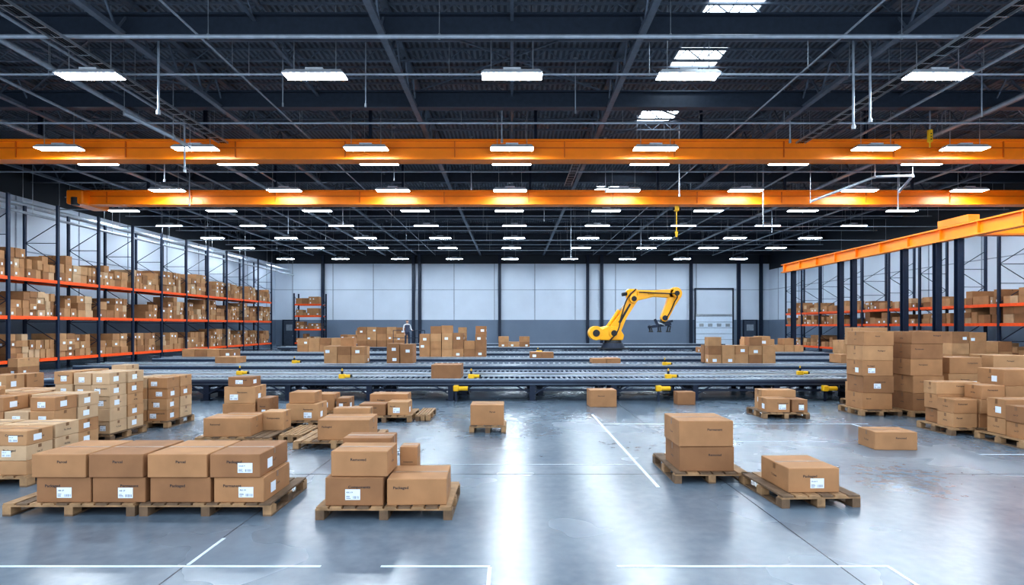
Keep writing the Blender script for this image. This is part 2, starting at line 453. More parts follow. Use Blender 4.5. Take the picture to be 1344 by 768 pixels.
OFF = {16.6: {-2: .1, -1: .45, 0: 0, 1: -1.05, 2: 0}, 23.4: {-2: -.6, -1: .2, 1: -.3, 2: 2.5}}
for y in (2, 9.5, 16.6, 23.4, 25.5, 30.6, 36, 41.5, 47.2, 53.2, 61.8):
    for k in range(-4, 5):
        x = k*6.1
        if y in (2, 9.5) and abs(k) > 3: continue
        if k == -4 and y < 35: continue
        if not XL+1.2 < x < XR-1.2: continue
        ob = bpy.data.objects.new("high_bay_light", LM); COL.objects.link(ob)
        ob.location = (x+OFF.get(y, {}).get(k, 0)+(R.uniform(-.25, .25) if y > 24 else 0), y, ZL)

# ------------------------------------------------------------------ cranes
def bridge(name, x0, x1, y, z0, z1, depth=.5):
    mb = MB([ORANGE, ORANGED, STEELD, YEL2]); h = z1-z0
    mb.box(x0, x1, y, y+.06, z0+.08, z1-.08, ORANGE)
    mb.box(x0, x1, y+depth-.06, y+depth, z0+.08, z1-.08, ORANGE)
    mb.box(x0, x1, y-.1, y+depth+.1, z1-.08, z1, ORANGE)
    mb.box(x0, x1, y-.1, y+depth+.1, z0, z0+.08, ORANGE)
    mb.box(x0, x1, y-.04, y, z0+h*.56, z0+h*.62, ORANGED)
    x = x0+1.2
    while x < x1:
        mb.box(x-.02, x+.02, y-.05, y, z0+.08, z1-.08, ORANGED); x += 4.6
    return mb
mb = bridge("c", XL+.4, XR-.4, 24.3, 9.17, 10.02)
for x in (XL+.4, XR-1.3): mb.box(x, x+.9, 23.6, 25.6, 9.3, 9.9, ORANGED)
mb.obj("overhead_bridge_crane")
mb = bridge("c", -23.3, XR-.4, 31.6, 8.82, 9.6)
mb.cbox(-23.9, -23.0, 31.0, 33.1, 8.75, 9.5, .06, ORANGE)
mb.cyl((-23.45, 31.1, 8.7), (-23.45, 31.1, 9.1), .2, BLACK, 14)
mb.obj("overhead_bridge_crane")
for x in range(-20, 29, 7):
    for yy, zz in ((24.55, 10.021), (31.85, 9.601)):
        mb = MB([STEELD]); mb.box(x-.06, x+.06, yy-.06, yy+.06, zz, ZC, STEELD); mb.box(x-.15, x+.15, yy-.12, yy+.12, zz, zz+.03, STEELD)
        mb.obj("crane_hanger")

def hoist(x, y, ztop, zhook):
    mb = MB([YEL2, BLACK, GALV])
    mb.cbox(x-.12, x+.12, y-.12, y+.12, ztop-.3, ztop, .03, YEL2)
    mb.cyl((x-.22, y, ztop-.16), (x+.22, y, ztop-.16), .08, BLACK, 12)
    mb.cyl((x, y, zhook), (x, y, ztop-.3), .03, YEL2, 6)
    mb.cyl((x, y, zhook-.3), (x, y, zhook), .06, YEL2, 10, .09)
    for i in range(7):
        a0 = math.pi*(1.5-i*.22); a1 = math.pi*(1.5-(i+1)*.22)
        mb.cyl((x+.11*math.cos(a0)-.02, y, zhook-.45+.11*math.sin(a0)), (x+.11*math.cos(a1)-.02, y, zhook-.45+.11*math.sin(a1)), .025, BLACK, 6)
    mb.obj("chain_hoist")
hoist(9.05, 31.85, 8.81, 7.4)
mb = MB([PIPE, YEL2, BLACK]); mb.cyl((16.6, 23.0, 10.0), (16.6, 23.0, ZC), .03, PIPE, 8)
mb.cbox(16.52, 16.68, 22.93, 23.07, 9.5, 10.0, .02, YEL2); mb.cyl((16.6, 23, 9.3), (16.6, 23, 9.5), .03, YEL2, 8)
for k in range(3): mb.cyl((16.6, 22.915, 9.6+k*.11), (16.6, 22.93, 9.6+k*.11), .025, BLACK, 8)
mb.obj("crane_pendant_control")

mb = MB([ORANGE, ORANGED, STEELD, GALV])
xr = 21.0; z0, z1 = 6.3, 6.95
mb.box(xr-.2, xr+.2, 18, 44.8, z1-.07, z1, ORANGE); mb.box(xr-.2, xr+.2, 18, 44.8, z0, z0+.07, ORANGE)
mb.box(xr-.05, xr+.05, 18, 44.8, z0+.07, z1-.07, ORANGE)
for k in range(12): mb.box(xr-.18, xr+.18, 19+k*2.3, 19.05+k*2.3, z0+.07, z1-.07, ORANGE)
mb.obj("crane_runway_beam")
for yy in (21.5, 27.2, 28.6, 31.0, 35.6, 37.0, 43.2):
    mb = MB([STEELD])
    mb.box(xr-.14, xr+.14, yy-.14, yy-.115, 0, z0-.001, STEELD); mb.box(xr-.14, xr+.14, yy+.115, yy+.14, 0, z0-.001, STEELD)
    mb.box(xr-.02, xr+.02, yy-.115, yy+.115, .03, z0-.001, STEELD)
    mb.box(xr-.3, xr+.3, yy-.3, yy+.3, 0, .03, STEELD)
    mb.obj("crane_column")
mb = MB([ORANGE, ORANGED])
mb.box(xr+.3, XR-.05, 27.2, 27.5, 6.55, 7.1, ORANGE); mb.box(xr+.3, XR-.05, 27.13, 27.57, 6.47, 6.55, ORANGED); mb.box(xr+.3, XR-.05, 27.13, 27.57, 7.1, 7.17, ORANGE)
mb.box(xr-.2, xr+.32, 26.4, 28.3, 6.96, 7.3, ORANGE)
mb.obj("runway_crane_bridge")

# ------------------------------------------------------------------ racks
def rack(name, M, length, depth, levels, hf, bay=2.9, fill=.96, hmax=1.25, tone=None):
    mb = MB([RACKM, REDOR, GALV, WOOD]); mb.M = M
    n = int(length/bay)
    for i in range(n+1):
        x = i*bay
        for y in (0.06, depth-.06):
            hh = hf
            mb.box(x-.07, x+.07, y-.05, y+.05, .02, hh, RACKM); mb.box(x-.1, x+.1, y-.1, y+.1, 0, .02, RACKM)
        z = .4; s = 0
        while z+1.0 < hf:
            a, b = (.1, depth-.1) if s else (depth-.1, .1)
            mb.bar((x, a, z), (x, b, z+1.0), .03, .03, RACKM); mb.bar((x, .1, z), (x, depth-.1, z), .03, .03, RACKM)
            z += 1.0; s = 1-s
    for z in levels:
        for i in range(n):
            xa, xb = i*bay+.07, (i+1)*bay-.07
            for y in (.06, depth-.06): mb.box(xa, xb, y-.03, y+.03, z-.16, z, REDOR)
            mb.box(xa, xb, .09, depth-.09, z-.05, z-.02, GALV)
    mb.obj("pallet_rack", recalc=True)
    bb = MB(list(BOXM)); bb.M = M
    for li, z in enumerate(levels):
        for i in range(n):
            x = i*bay+.14
            while x < (i+1)*bay-.6:
                w = R.choice((1.1, 1.25, .9)); w = min(w, (i+1)*bay-.12-x)
                if w < .45: break
                if R.random() < fill:
                    top = hmax*R.uniform(.7, 1); nx = R.choice((2, 2, 3)); bw = w/nx; bh = R.choice((.3, .38, .45))
                    for a in range(nx):
                        zz = z+.001; rows = max(1, int(top/bh)-(R.random() < .25))
                        tn = R.randrange(4) if tone is None else R.choice(tone)
                        for k in range(rows):
                            carton(bb, x+a*bw+.01, x+(a+1)*bw-.01, .1+R.uniform(0, .1), depth-.4, zz, bh-.006, tone=R.choice((tn, R.randrange(3))), label=R.random() < .3, text=False, detail=0)
                            zz += bh
                x += w+.05
    bb.obj("stored_cardboard_boxes", recalc=False)
ML = Matrix.Translation((-23, 20.7, 0)) @ Matrix(((0,-1,0,0),(1,0,0,0),(0,0,1,0),(0,0,0,1)))
rack("left", ML, 34.9, 1.8, (.62, 2.68, 4.5), 8.3, hmax=1.55)
MR = Matrix.Translation((25, 53, 0)) @ Matrix(((0,1,0,0),(-1,0,0,0),(0,0,1,0),(0,0,0,1)))
rack("right", MR, 32, 1.8, (.55, 2.35, 3.35), 7.4, hmax=.98)
MBk = Matrix.Translation((-22.6, 60, 0))
rack("back2", MBk, 3.0, 1.4, (.5, 1.9, 3.3, 4.5), 5.6, bay=2.9, hmax=1.0)

# ------------------------------------------------------------------ conveyors
ZT = .64
def conveyor(x0, x1, yc, w=1.05, belt=False, legstep=2.4):
    mb = MB([RAILM, STEELD, ROLL, BELT, YEL2, GALV]); a = w/2
    for s in (-1, 1):
        y0, y1 = sorted((yc+s*a, yc+s*(a-.045)))
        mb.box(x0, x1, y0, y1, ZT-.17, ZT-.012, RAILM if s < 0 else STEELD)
        mb.box(x0, x1, y0, y1, ZT-.012, ZT+.015, RAILL)
        y0, y1 = sorted((yc+s*a, yc+s*(a+.012)))
        mb.box(x0, x1, y0, y1, ZT-.13, ZT-.06, STEELD)
    if belt:
        mb.box(x0+.05, x1-.05, yc-a+.06, yc+a-.06, ZT-.045, ZT-.004, BELT)
        mb.box(x0+.05, x1-.05, yc-a+.06, yc+a-.06, ZT-.14, ZT-.12, BELT)
        for x in (x0+.08, x1-.08): mb.cyl((x, yc-a+.05, ZT-.075), (x, yc+a-.05, ZT-.075), .065, ROLL, 12)
    else:
        step = .16 if yc < 24 else .24
        x = x0+.1; r = .035 if yc < 24 else .05
        while x < x1-.05:
            mb.cyl((x, yc-a+.05, ZT-r-.004), (x, yc+a-.05, ZT-r-.004), r, ROLL, 8); x += step
        mb.box(x0+.05, x1-.05, yc-a+.05, yc+a-.05, ZT-.16, ZT-.14, BELT)
    x = x0+.3
    while x < x1:
        for s in (-1, 1):
            yy = yc+s*(a-.1)
            mb.box(x-.08, x+.08, yy-.05, yy+.05, .02, ZT-.17, STEELD)
            mb.box(x-.14, x+.14, yy-.09, yy+.09, 0, .02, STEELD)
        mb.box(x-.04, x+.04, yc-a+.15, yc+a-.15, .18, .24, STEELD)
        mb.box(x-.04, x+.04, yc-a+.15, yc+a-.15, ZT-.26, ZT-.2, STEELD)
        mb.bar((x+.05, yc-a+.06, .2), (x+.5, yc-a+.06, ZT-.18), .04, .04, STEELD)
        mb.bar((x-.05, yc-a+.06, .2), (x-.5, yc-a+.06, ZT-.18), .04, .04, STEELD)
        x += legstep
    mb.box(x0+.3, x1-.3, yc-a+.12, yc-a+.16, .28, .34, STEELD)
    mb.obj("roller_conveyor" if not belt else "belt_conveyor")
ROWS = [17.5, 18.75, 20.0, 23.2, 24.4, 28.2, 29.4, 34.0, 35.2, 43, 44.3, 51]
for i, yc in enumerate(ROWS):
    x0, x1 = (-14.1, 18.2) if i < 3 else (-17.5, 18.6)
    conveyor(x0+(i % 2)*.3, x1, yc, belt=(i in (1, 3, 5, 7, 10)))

def drive(x, yc):
    """small motor + sensor bracket clamped on the front rail"""
    mb = MB([YEL2, BLACK, STEELD, GALV]); z = ZT+.016; y = yc-.50
    mb.cbox(x-.09, x+.09, y-.022+.0, y+.12, z, z+.13, .015, YEL2)
    mb.cyl((x+.09, y+.05, z+.07), (x+.24, y+.05, z+.07), .05, YEL2, 12); mb.cyl((x+.24, y+.05, z+.07), (x+.29, y+.05, z+.07), .042, BLACK, 12)
    mb.box(x-.03, x+.03, y+.02, y+.07, z+.13, z+.22, STEELD); mb.cyl((x, y+.045, z+.22), (x, y+.045, z+.29), .022, YEL2, 8)
    mb.obj("conveyor_drive_unit")
for x, yc in ((-5.0, 17.5), (-1.2, 17.5), (4.6, 17.5), (9.1, 18.75), (-8.6, 18.75), (6.0, 23.2), (-9, 24.4), (1.5, 34.0)):
    drive(x, yc)
for x in (-1.45, 4.45, 9.3):
    mb = MB([YEL2, BLACK, STEELD])
    mb.cyl((x-.14, 16.88, .38), (x+.16, 16.88, .38), .065, YEL2, 12); mb.cyl((x+.16, 16.88, .38), (x+.22, 16.88, .38), .05, BLACK, 12)
    mb.cbox(x-.26, x-.1, 16.80, 16.955, .3, .47, .02, YEL2)
    mb.box(x-.21, x-.15, 16.85, 16.9, 0, .3, STEELD)
    mb.obj("conveyor_motor")

# ------------------------------------------------------------------ robot
def robot(X, Y, Zb):
    root = bpy.data.objects.new("industrial_robot_arm", None); COL.objects.link(root)
    root.location = (X, Y, 0)
    def part(mb, n, bevel=.03, smooth=False): 
        o = mb.obj(n, bevel=bevel, recalc=True, parent=root); return o
    mb = MB([STEELD, BLACK, YEL, GALV])
    mb.box(-.75, .75, -.7, .7, 0, .06, STEELD); mb.box(-.55, .55, -.5, .5, .06, Zb, STEELD)
    mb.box(-.95, .95, -.75, .75, Zb, Zb+.1, BLACK)
    part(mb, "pedestal", .02)
    mb = MB([STEELD, YEL, BLACK])
    mb.cyl((0,0,Zb+.1), (0,0,Zb+.42), .82, STEELD, 32, .66)
    mb.cyl((0,0,Zb+.42), (0,0,Zb+.62), .62, BLACK, 32, .55)
    part(mb, "base", .02)
    S = Vector((0, 0, Zb+1.1)); E = Vector((1.35, 0, 4.05)); W = Vector((4.25, 0, 4.42)); T = Vector((3.5, 0, 2.75))
    mb = MB([YEL, BLACK])
    pr = [(-.95, Zb+.62), (.62, Zb+.62), (.70, Zb+.95), (.35, Zb+1.5), (-.3, Zb+1.6), (-1.0, Zb+1.25)]
    mb.prism(pr, -.42, -.26, YEL); mb.prism(pr, .26, .42, YEL)
    mb.prism([(-.95, Zb+.62), (.5, Zb+.62), (.4, Zb+.75), (-.9, Zb+.8)], -.26, .26, YEL)
    part(mb, "shoulder_carriage", .05)
    mb = MB([YEL, BLACK])
    mb.cyl((-1.2, -.48, Zb+1.1), (-1.2, .48, Zb+1.1), .48, YEL, 32); mb.cyl((-1.2, -.52, Zb+1.1), (-1.2, -.48, Zb+1.1), .24, BLACK, 24)
    mb.cyl((-1.2, 0, Zb+1.15), (-.35, 0, Zb+1.3), .3, YEL, 24)
    part(mb, "counterweight", .05)
    def link(a, b, ra, rb, th, mat, waist=.72, y=0, bow=0):
        d = (b-a); L = d.length; d.normalize(); n = Vector((-d.z, 0, d.x))
        pts = []
        for i in range(9):
            t = math.pi/2+math.pi*i/8
            pts.append(a+d*math.cos(t)*ra+n*math.sin(t)*ra)
        m1 = a+d*L*.5-n*((ra+rb)*.5*waist)+n*bow; m2 = a+d*L*.5+n*((ra+rb)*.5*waist)+n*bow
        pts.append(m1)
        for i in range(9):
            t = -math.pi/2+math.pi*i/8
            pts.append(b+d*math.cos(t)*rb+n*math.sin(t)*rb)
        pts.append(m2)
        mb = MB([mat, BLACK]); mb.prism([(p.x, p.z) for p in pts], y-th, y+th, mat)
        return mb
    mb = link(S, E, .44, .32, .2, YEL, .68)
    d = (E-S).normalized(); n = Vector((-d.z, 0, d.x))
    for s in (-1, 1):
        q0 = S+d*.8; q1 = S+d*2.3
        pts = [(q0-n*.09), (q1-n*.06), (q1+n*.06), (q0+n*.09)]
        lo, hi = sorted((s*.2, s*.21)); mb.prism([(p.x, p.z) for p in pts], lo, hi, BLACK)
    part(mb, "lower_arm", .04)
    mb = MB([YEL, GALV, BLACK])
    mb.cyl(S+n*.5+Vector((0,.34,0))-d*.1, S+n*.36+d*1.6+Vector((0,.34,0)), .13, YEL, 16); mb.cyl(S+n*.36+d*1.6+Vector((0,.34,0)), E+Vector((0,.3,0)), .07, GALV, 12)
    part(mb, "balancer_cylinder", .01)
    mb = MB([YEL, BLACK, STEELD])
    for P, r in ((S, .34), (E, .29), (W, .28)):
        mb.cyl(P+Vector((0,-.5,0)), P+Vector((0,.46,0)), r, YEL, 28); mb.cyl(P+Vector((0,-.56,0)), P+Vector((0,-.5,0)), r*.6, BLACK, 24)
        mb.cyl(P+Vector((0,.46,0)), P+Vector((0,.6,0)), r*.7, BLACK, 20)
    part(mb, "joint_hubs", .02)
    mb = link(E+Vector((-.05,0,.2)), W, .40, .32, .24, YEL, .62, bow=.08)
    part(mb, "upper_arm", .05)
    mb = MB([YEL, BLACK]); mb.cbox(E.x-.45, E.x+.35, -.32, .32, E.z+.1, E.z+.68, .12, YEL); mb.cyl((E.x-.72,-.14,E.z+.3),(E.x-.4,-.14,E.z+.35),.12,BLACK,14); mb.cyl((E.x-.72,.15,E.z+.3),(E.x-.4,.15,E.z+.35),.12,BLACK,14)
    mb.cbox(2.3, 2.85, -.28, .28, 4.28, 4.64, .08, YEL)
    part(mb, "elbow_housing", .03)
    mb = link(W, T, .44, .25, .24, YEL, .85)
    part(mb, "forearm", .05)
    g = (T-W).normalized()
    mb = MB([BLACK, GALV, YEL, STEELD])
    mb.cyl(T, T+g*.42, .2, BLACK, 20, .17); mb.cyl(T+g*.42, T+g*.5, .28, GALV, 20)
    mb.cyl(T+Vector((0,-.3,0)), T+Vector((0,.3,0)), .18, STEELD, 18)
    c = T+g*.58
    mb.bar(c+Vector((-.85,0,-.1)), c+Vector((.7,0,.12)), .26, .18, STEELD)
    for sx in (-.75, -.1, .6):
        for sy in (-.28, .28):
            mb.bar(c+Vector((sx,0,0)), c+Vector((sx,sy,-.05)), .08, .08, STEELD)
            mb.bar(c+Vector((sx,sy,-.02)), c+Vector((sx*.88,sy,-.34)), .08, .08, BLACK); mb.cyl(c+Vector((sx*.88,sy,-.44)), c+Vector((sx*.88,sy,-.34)), .11, BLACK, 12, .06)
    mb.bar(c+Vector((.1,.1,.1)), c+Vector((.85,.1,.34)), .15, .15, STEELD)
    mb.bar(c+Vector((-.2,.0,.05)), c+Vector((-.4,0,.45)), .16, .16, STEELD)
    part(mb, "vacuum_gripper", .01)
    def cable(n, pts, r=.045):
        cu = bpy.data.curves.new(n, 'CURVE'); cu.dimensions = '3D'; cu.bevel_depth = r; cu.bevel_resolution = 3
        sp = cu.splines.new('BEZIER'); sp.bezier_points.add(len(pts)-1)
        for q, p in zip(sp.bezier_points, pts):
            q.co = p; q.handle_left_type = q.handle_right_type = 'AUTO'
        cu.materials.append(BLACK); o = bpy.data.objects.new(n, cu); COL.objects.link(o); o.parent = root
    cable("cable_1", [(-.4,-.5,Zb+.5), (.2,-.58,Zb+1.2), (.5,-.36,2.8), (1.0,-.38,4.2), (1.5,-.36,4.7)])
    cable("cable_2", [(1.7,-.36,4.5), (2.6,-.36,4.45), (3.7,-.34,4.4), (4.2,-.60,4.3), (4.1,-.36,3.8), (3.85,-.3,3.2), (3.5,-.33,2.6)], .04)
    return root
robot(6.9, 39.6, .62)

# ------------------------------------------------------------------ worker on a service platform
def platform(x, y, z):
    mb = MB([STEELD, GALV, YEL2])
    mb.box(x-1.1, x+1.1, y-.6, y+.6, z-.06, z, GALV)
    for sx in (-1.05, 1.05):
        for sy in (-.55, .55): mb.box(x+sx-.04, x+sx+.04, y+sy-.04, y+sy+.04, 0, z-.06, STEELD)
    for sx in (-1.05, 0, 1.05): mb.cyl((x+sx, y+.56, z), (x+sx, y+.56, z+1.05), .02, STEELD, 8)
    for zz in (.55, 1.05): mb.cyl((x-1.05, y+.56, z+zz), (x+1.05, y+.56, z+zz), .02, STEELD, 8)
    for i in range(3):
        zz = z*(i+1)/4; xx = x+1.95-.27*i
        mb.box(xx-.13, xx+.13, y-.4, y+.4, zz-.03, zz, GALV)
    for sy in (-.42, .42): mb.bar((x+2.25, y+sy, .05), (x+1.1, y+sy, z-.08), .04, .14, STEELD)
    mb.obj("service_platform")
PX, PY, PZ = -6.9, 38.2, .85
platform(PX, PY, PZ)
SKIN = simple("skin", (0.50, 0.28, 0.19), 0.55, var=.04); SHIRT = simple("white_work_shirt", (0.62, 0.64, 0.68), 0.8, var=.05)
VEST = simple("dark_work_vest", (0.05, 0.06, 0.10), 0.8, var=.1); TROU = simple("navy_trousers", (0.02, 0.03, 0.055), 0.85); HAIR = simple("dark_hair", (0.02, 0.015, 0.012), 0.6); SHOE = simple("black_shoes", (0.01, 0.01, 0.012), 0.4)
def skinmesh(name, verts, edges, radii, root=0, sub=2):
    me = bpy.data.meshes.new(name); me.from_pydata(verts, edges, [])
    ob = bpy.data.objects.new(name, me); COL.objects.link(ob)
    sk = ob.modifiers.new("s", 'SKIN'); sk.use_smooth_shade = True
    for i, r in enumerate(radii):
        rr = r if isinstance(r, tuple) else (r, r)
        me.skin_vertices[0].data[i].radius = rr
        me.skin_vertices[0].data[i].use_root = (i == root)
    sb = ob.modifiers.new("u", 'SUBSURF'); sb.levels = sb.render_levels = sub
    dg = bpy.context.evaluated_depsgraph_get(); dg.update()
    m2 = bpy.data.meshes.new_from_object(ob.evaluated_get(dg))
    bpy.data.objects.remove(ob)
    o2 = bpy.data.objects.new(name, m2); COL.objects.link(o2)
    for p in m2.polygons: p.use_smooth = True
    return o2
def worker(x, y, z, rotz):
    root = bpy.data.objects.new("warehouse_worker", None); COL.objects.link(root); root.location = (x, y, z); root.rotation_euler = (0, 0, rotz)
    V = [(0,0,.93), (0,0,1.1), (0,.01,1.28), (0,.01,1.43), (0,.0,1.5), (0,-.01,1.56),
         (-.1,0,.88), (-.11,-.03,.48), (-.12,.02,.09), (-.12,-.13,.05),
         (.1,0,.88), (.13,.02,.48), (.15,.05,.09), (.16,-.1,.05),
         (-.18,.01,1.41), (-.25,.03,1.14), (-.22,-.12,.92), (-.21,-.17,.86),
         (.18,.01,1.41), (.27,.02,1.14), (.28,-.2,1.06), (.27,-.26,1.06)]
    E = [(0,1),(1,2),(2,3),(3,4),(4,5),(0,6),(6,7),(7,8),(8,9),(0,10),(10,11),(11,12),(12,13),(3,14),(14,15),(15,16),(16,17),(3,18),(18,19),(19,20),(20,21)]
    Rr = [(.15,.11),(.14,.10),(.16,.11),(.12,.09),(.06,.06),(.05,.05),(.09,.09),(.06,.065),(.042,.045),(.04,.03),(.09,.09),(.06,.065),(.042,.045),(.04,.03),
          (.065,.065),(.045,.045),(.03,.03),(.026,.034),(.065,.065),(.045,.045),(.03,.03),(.026,.034)]
    b = skinmesh("body", V, E, Rr, 0, 2); b.parent = root
    me = b.data; me.materials.clear()
    for m in (SKIN, SHIRT, VEST, TROU, SHOE): me.materials.append(m)
    for p in me.polygons:
        c = p.center
        if c.z < .10: k = 4
        elif c.z < .96 and abs(c.x) < .2 and not (c.x < -.15 and c.y < -.05): k = 3
        elif c.z > 1.49: k = 0
        elif abs(c.x) > .17: k = 0 if (c.z < .95 or c.y < -.21) else 1
        else: k = 2 if c.z < 1.42 else 1
        p.material_index = k
    bm = bmesh.new(); bmesh.ops.create_uvsphere(bm, u_segments=24, v_segments=18, radius=1)
    for v in bm.verts:
        p = v.co.copy(); fx = .078; fy = .097; fz = .118
        w = 1-.28*max(0, -p.z)
        y_ = p.y*fy
        if p.y < 0 and p.z < .1: y_ -= .012*max(0, -p.z)
        v.co = Vector((p.x*fx*w, y_, p.z*fz))
        if abs(p.x) < .2 and p.y < -.8 and -.35 < p.z < .1: v.co.y -= .02
        if p.y < -.7 and .05 < p.z < .3 and .2 < abs(p.x) < .6: v.co.y += .008
    hm = bpy.data.meshes.new("head"); bm.to_mesh(hm); bm.free()
    h = bpy.data.objects.new("head", hm); COL.objects.link(h); h.parent = root; h.location = (0, -.015, 1.64)
    for m in (SKIN, HAIR, INK, LABEL, REDOR): hm.materials.append(m)
    for p in hm.polygons:
        p.use_smooth = True
        c = p.center
        if c.z > .062 or (c.y > .02 and c.z > -.05): p.material_index = 1
    f = MB([SKIN, INK, LABEL, ORANGED])
    for s in (-1, 1):
        f.cyl((s*.03, -.108, 1.65), (s*.03, -.098, 1.65), .011, LABEL, 10); f.cyl((s*.03, -.111, 1.65), (s*.03, -.108, 1.65), .006, INK, 8)
        f.cbox(s*.08-.01, s*.08+.01, -.03, .01, 1.61, 1.67, .006, SKIN)
    f.box(-.022, .022, -.113, -.1, 1.588, 1.596, ORANGED)
    f.obj("face", parent=root)
    for s, wx, wy, wz, dr in ((-1, -.21, -.17, .86, Vector((0,-.3,-.95))), (1, .27, -.26, 1.06, Vector((0,-1,-.1)))):
        d = dr.normalized(); side = Vector((1,0,0)); nrm = d.cross(side)
        O = Vector((wx, wy, wz)); v = [O, O+d*.05]; e = [(0,1)]; r = [(.026,.02), (.036,.016)]
        for k, L in enumerate((.062, .075, .07, .055)):
            b0 = O+d*.085+side*(k-1.5)*.021; i0 = len(v)
            v += [b0, b0+d*L*.5+nrm*.006, b0+d*L*.9+nrm*.025]; r += [(.011,.011), (.0095,.0095), (.008,.008)]
            e += [(1, i0), (i0, i0+1), (i0+1, i0+2)]
        t = O+d*.035-side*s*.035; i0 = len(v); v += [t, t+d*.04-side*s*.02+nrm*.01]; r += [(.012,.012), (.009,.009)]; e += [(1, i0), (i0, i0+1)]
        hd = skinmesh("hand", v, e, r, 1, 1); hd.parent = root; hd.data.materials.clear(); hd.data.materials.append(SKIN)
worker(PX, PY-.1, PZ, math.radians(25))

# ------------------------------------------------------------------ goods on conveyors
Z2 = ZT+.017
def cpile(x0, x1, yc, h, **k): return pile("cardboard_box_pile", x0, x1, yc-.47, .94, Z2, h, **k)
cpile(-4.65, -1.3, 29.4, 1.6, bw=.56, bh=.4, nd=2, ragged=.55)
cpile(-11.4, -7.8, 43, 1.75, bw=.7, bh=.5, nd=2)
cpile(-12.9, -10.2, 35.2, 1.3, bw=.68, bh=.42)
cpile(-7.8, -6.1, 24.4, 1.0, bw=.56, bh=.36, nd=2)
cpile(-5.2, -4.1, 24.4, .95, bw=.55, bh=.42)
cpile(-2.4, -1.5, 17.5, .46, bw=.9, bh=.42, ragged=0)
cpile(.85, 2.0, 28.2, .5, bw=.58, bh=.3, ragged=.6)
cpile(3.3, 4.5, 24.4, .22, bw=.6, bh=.2, ragged=0)
cpile(8.1, 10.9, 24.4, 1.25, bw=.56, bh=.38, nd=2, ragged=.6)
cpile(-12.3, -11.4, 24.4, .3, bw=.9, bh=.28)
cpile(13.6, 14.8, 24.4, .4, bw=.6, bh=.36)
cpile(10.9, 12, 34, .5, bw=.55, bh=.3)
cpile(-1.0, 1.3, 43, .9, bw=.75, bh=.4)
cpile(-6.8, -4, 51, 1.5, bw=.7, bh=.5)
cpile(-16.5, -14, 29.4, .5, bw=.6, bh=.4)
cpile(14, 17.5, 35.2, .8, bw=.6, bh=.4)
cpile(-15, -13, 51, 1.3, bw=.7, bh=.4)

# ------------------------------------------------------------------ front goods
pallet(-5.89, -4.36, 6.69, 7.95); pallet(-4.31, -2.78, 6.69, 7.85)
Z = .151
cols = [(-5.52, -4.89), (-4.87, -4.26), (-4.20, -3.50), (-3.46, -2.88)]
for i, (a, b) in enumerate(cols):
    carton_obj(a, b, 6.72, .78, Z, .29, R.uniform(-.3, .3), tone=(1, 1, 1, 0)[i], label=i in (0, 1, 3), text=True)
for i, (a, b) in enumerate(((-5.56, -4.93), (-4.90, -4.27), (-4.22, -3.53), (-3.50, -2.92))):
    carton_obj(a, b, 6.70, .84, Z+.294, .27, R.uniform(-.5, .5), tone=(0, 1, 0, 1)[i], label=i == 3, text=True)
# Pallet B
pallet(-2.23, -.68, 6.56, 7.62)
carton_obj(-2.13, -1.47, 6.60, .55, Z, .32, 0, tone=1, label=True, text=True)
carton_obj(-2.07, -1.42, 6.63, .52, Z+.324, .29, -1.2, tone=0, label=False, text=True)
carton_obj(-1.44, -.76, 6.62, .66, Z, .30, 2, tone=0, label=False, text=True)
carton_obj(-2.1, -1.5, 7.19, .38, Z, .66, 0, tone=1, label=False)
carton_obj(-1.42, -1.2, 7.33, .25, Z, .52, 0, tone=0, label=False)
# Pallet C
pallet(2.27, 3.32, 8.08, 9.35)
carton_obj(2.36, 3.13, 8.16, .74, Z, .35, 0, tone=1, label=False, text=True)
carton_obj(2.34, 3.11, 8.14, .74, Z+.354, .36, .8, tone=0, label=False, text=True)
# Pallet D
pallet(3.22, 4.20, 7.0, 8.15, 3)
carton_obj(3.38, 4.02, 7.12, .72, Z+.001, .30, 2, tone=0, label=True, text=True)
# loose boxes
carton_obj(6.45, 7.18, 10.25, .55, .001, .32, -3, tone=0, label=False, text=True)
carton_obj(2.1, 2.83, 15.7, .5, .001, .46, 3, tone=0, label=False)
carton_obj(4.6, 5.1, 16.1, .4, .001, .36, 0, tone=1)
pallet(-.88, -.12, 11.9, 12.65)
carton_obj(-.86, -.17, 11.95, .6, Z, .42, 0, tone=0, label=False, text=True)
# Pallet group P1
pallet(-5.84, -4.46, 10.65, 11.85)
carton_obj(-5.72, -4.86, 10.72, .6, Z, .34, 3, tone=0, label=False, text=True)
carton_obj(-4.92, -4.5, 11.37, .42, Z, .36, 0, tone=2)
carton_obj(-5.7, -5.0, 11.4, .4, Z, .3, 0, tone=1)
pallet(-6.5, -5.15, 12.3, 13.4); pallet(-4.95, -3.75, 12.5, 13.4)
carton_obj(-6.2, -5.5, 12.4, .6, Z, .38, 0, tone=0); carton_obj(-6.18, -5.52, 12.42, .6, Z+.384, .36, 2, tone=2); carton_obj(-6.1, -5.6, 12.45, .45, Z+.748, .2, -3, tone=1)
carton_obj(-5.46, -5.2, 12.4, .5, Z, .5, 0, tone=1)
carton_obj(-4.9, -4.2, 12.55, .6, Z, .36, 0, tone=2, label=True); carton_obj(-4.85, -4.3, 12.6, .5, Z+.364, .24, 0, tone=0)
pallet(-4.4, -3.95, 10.9, 12.0)
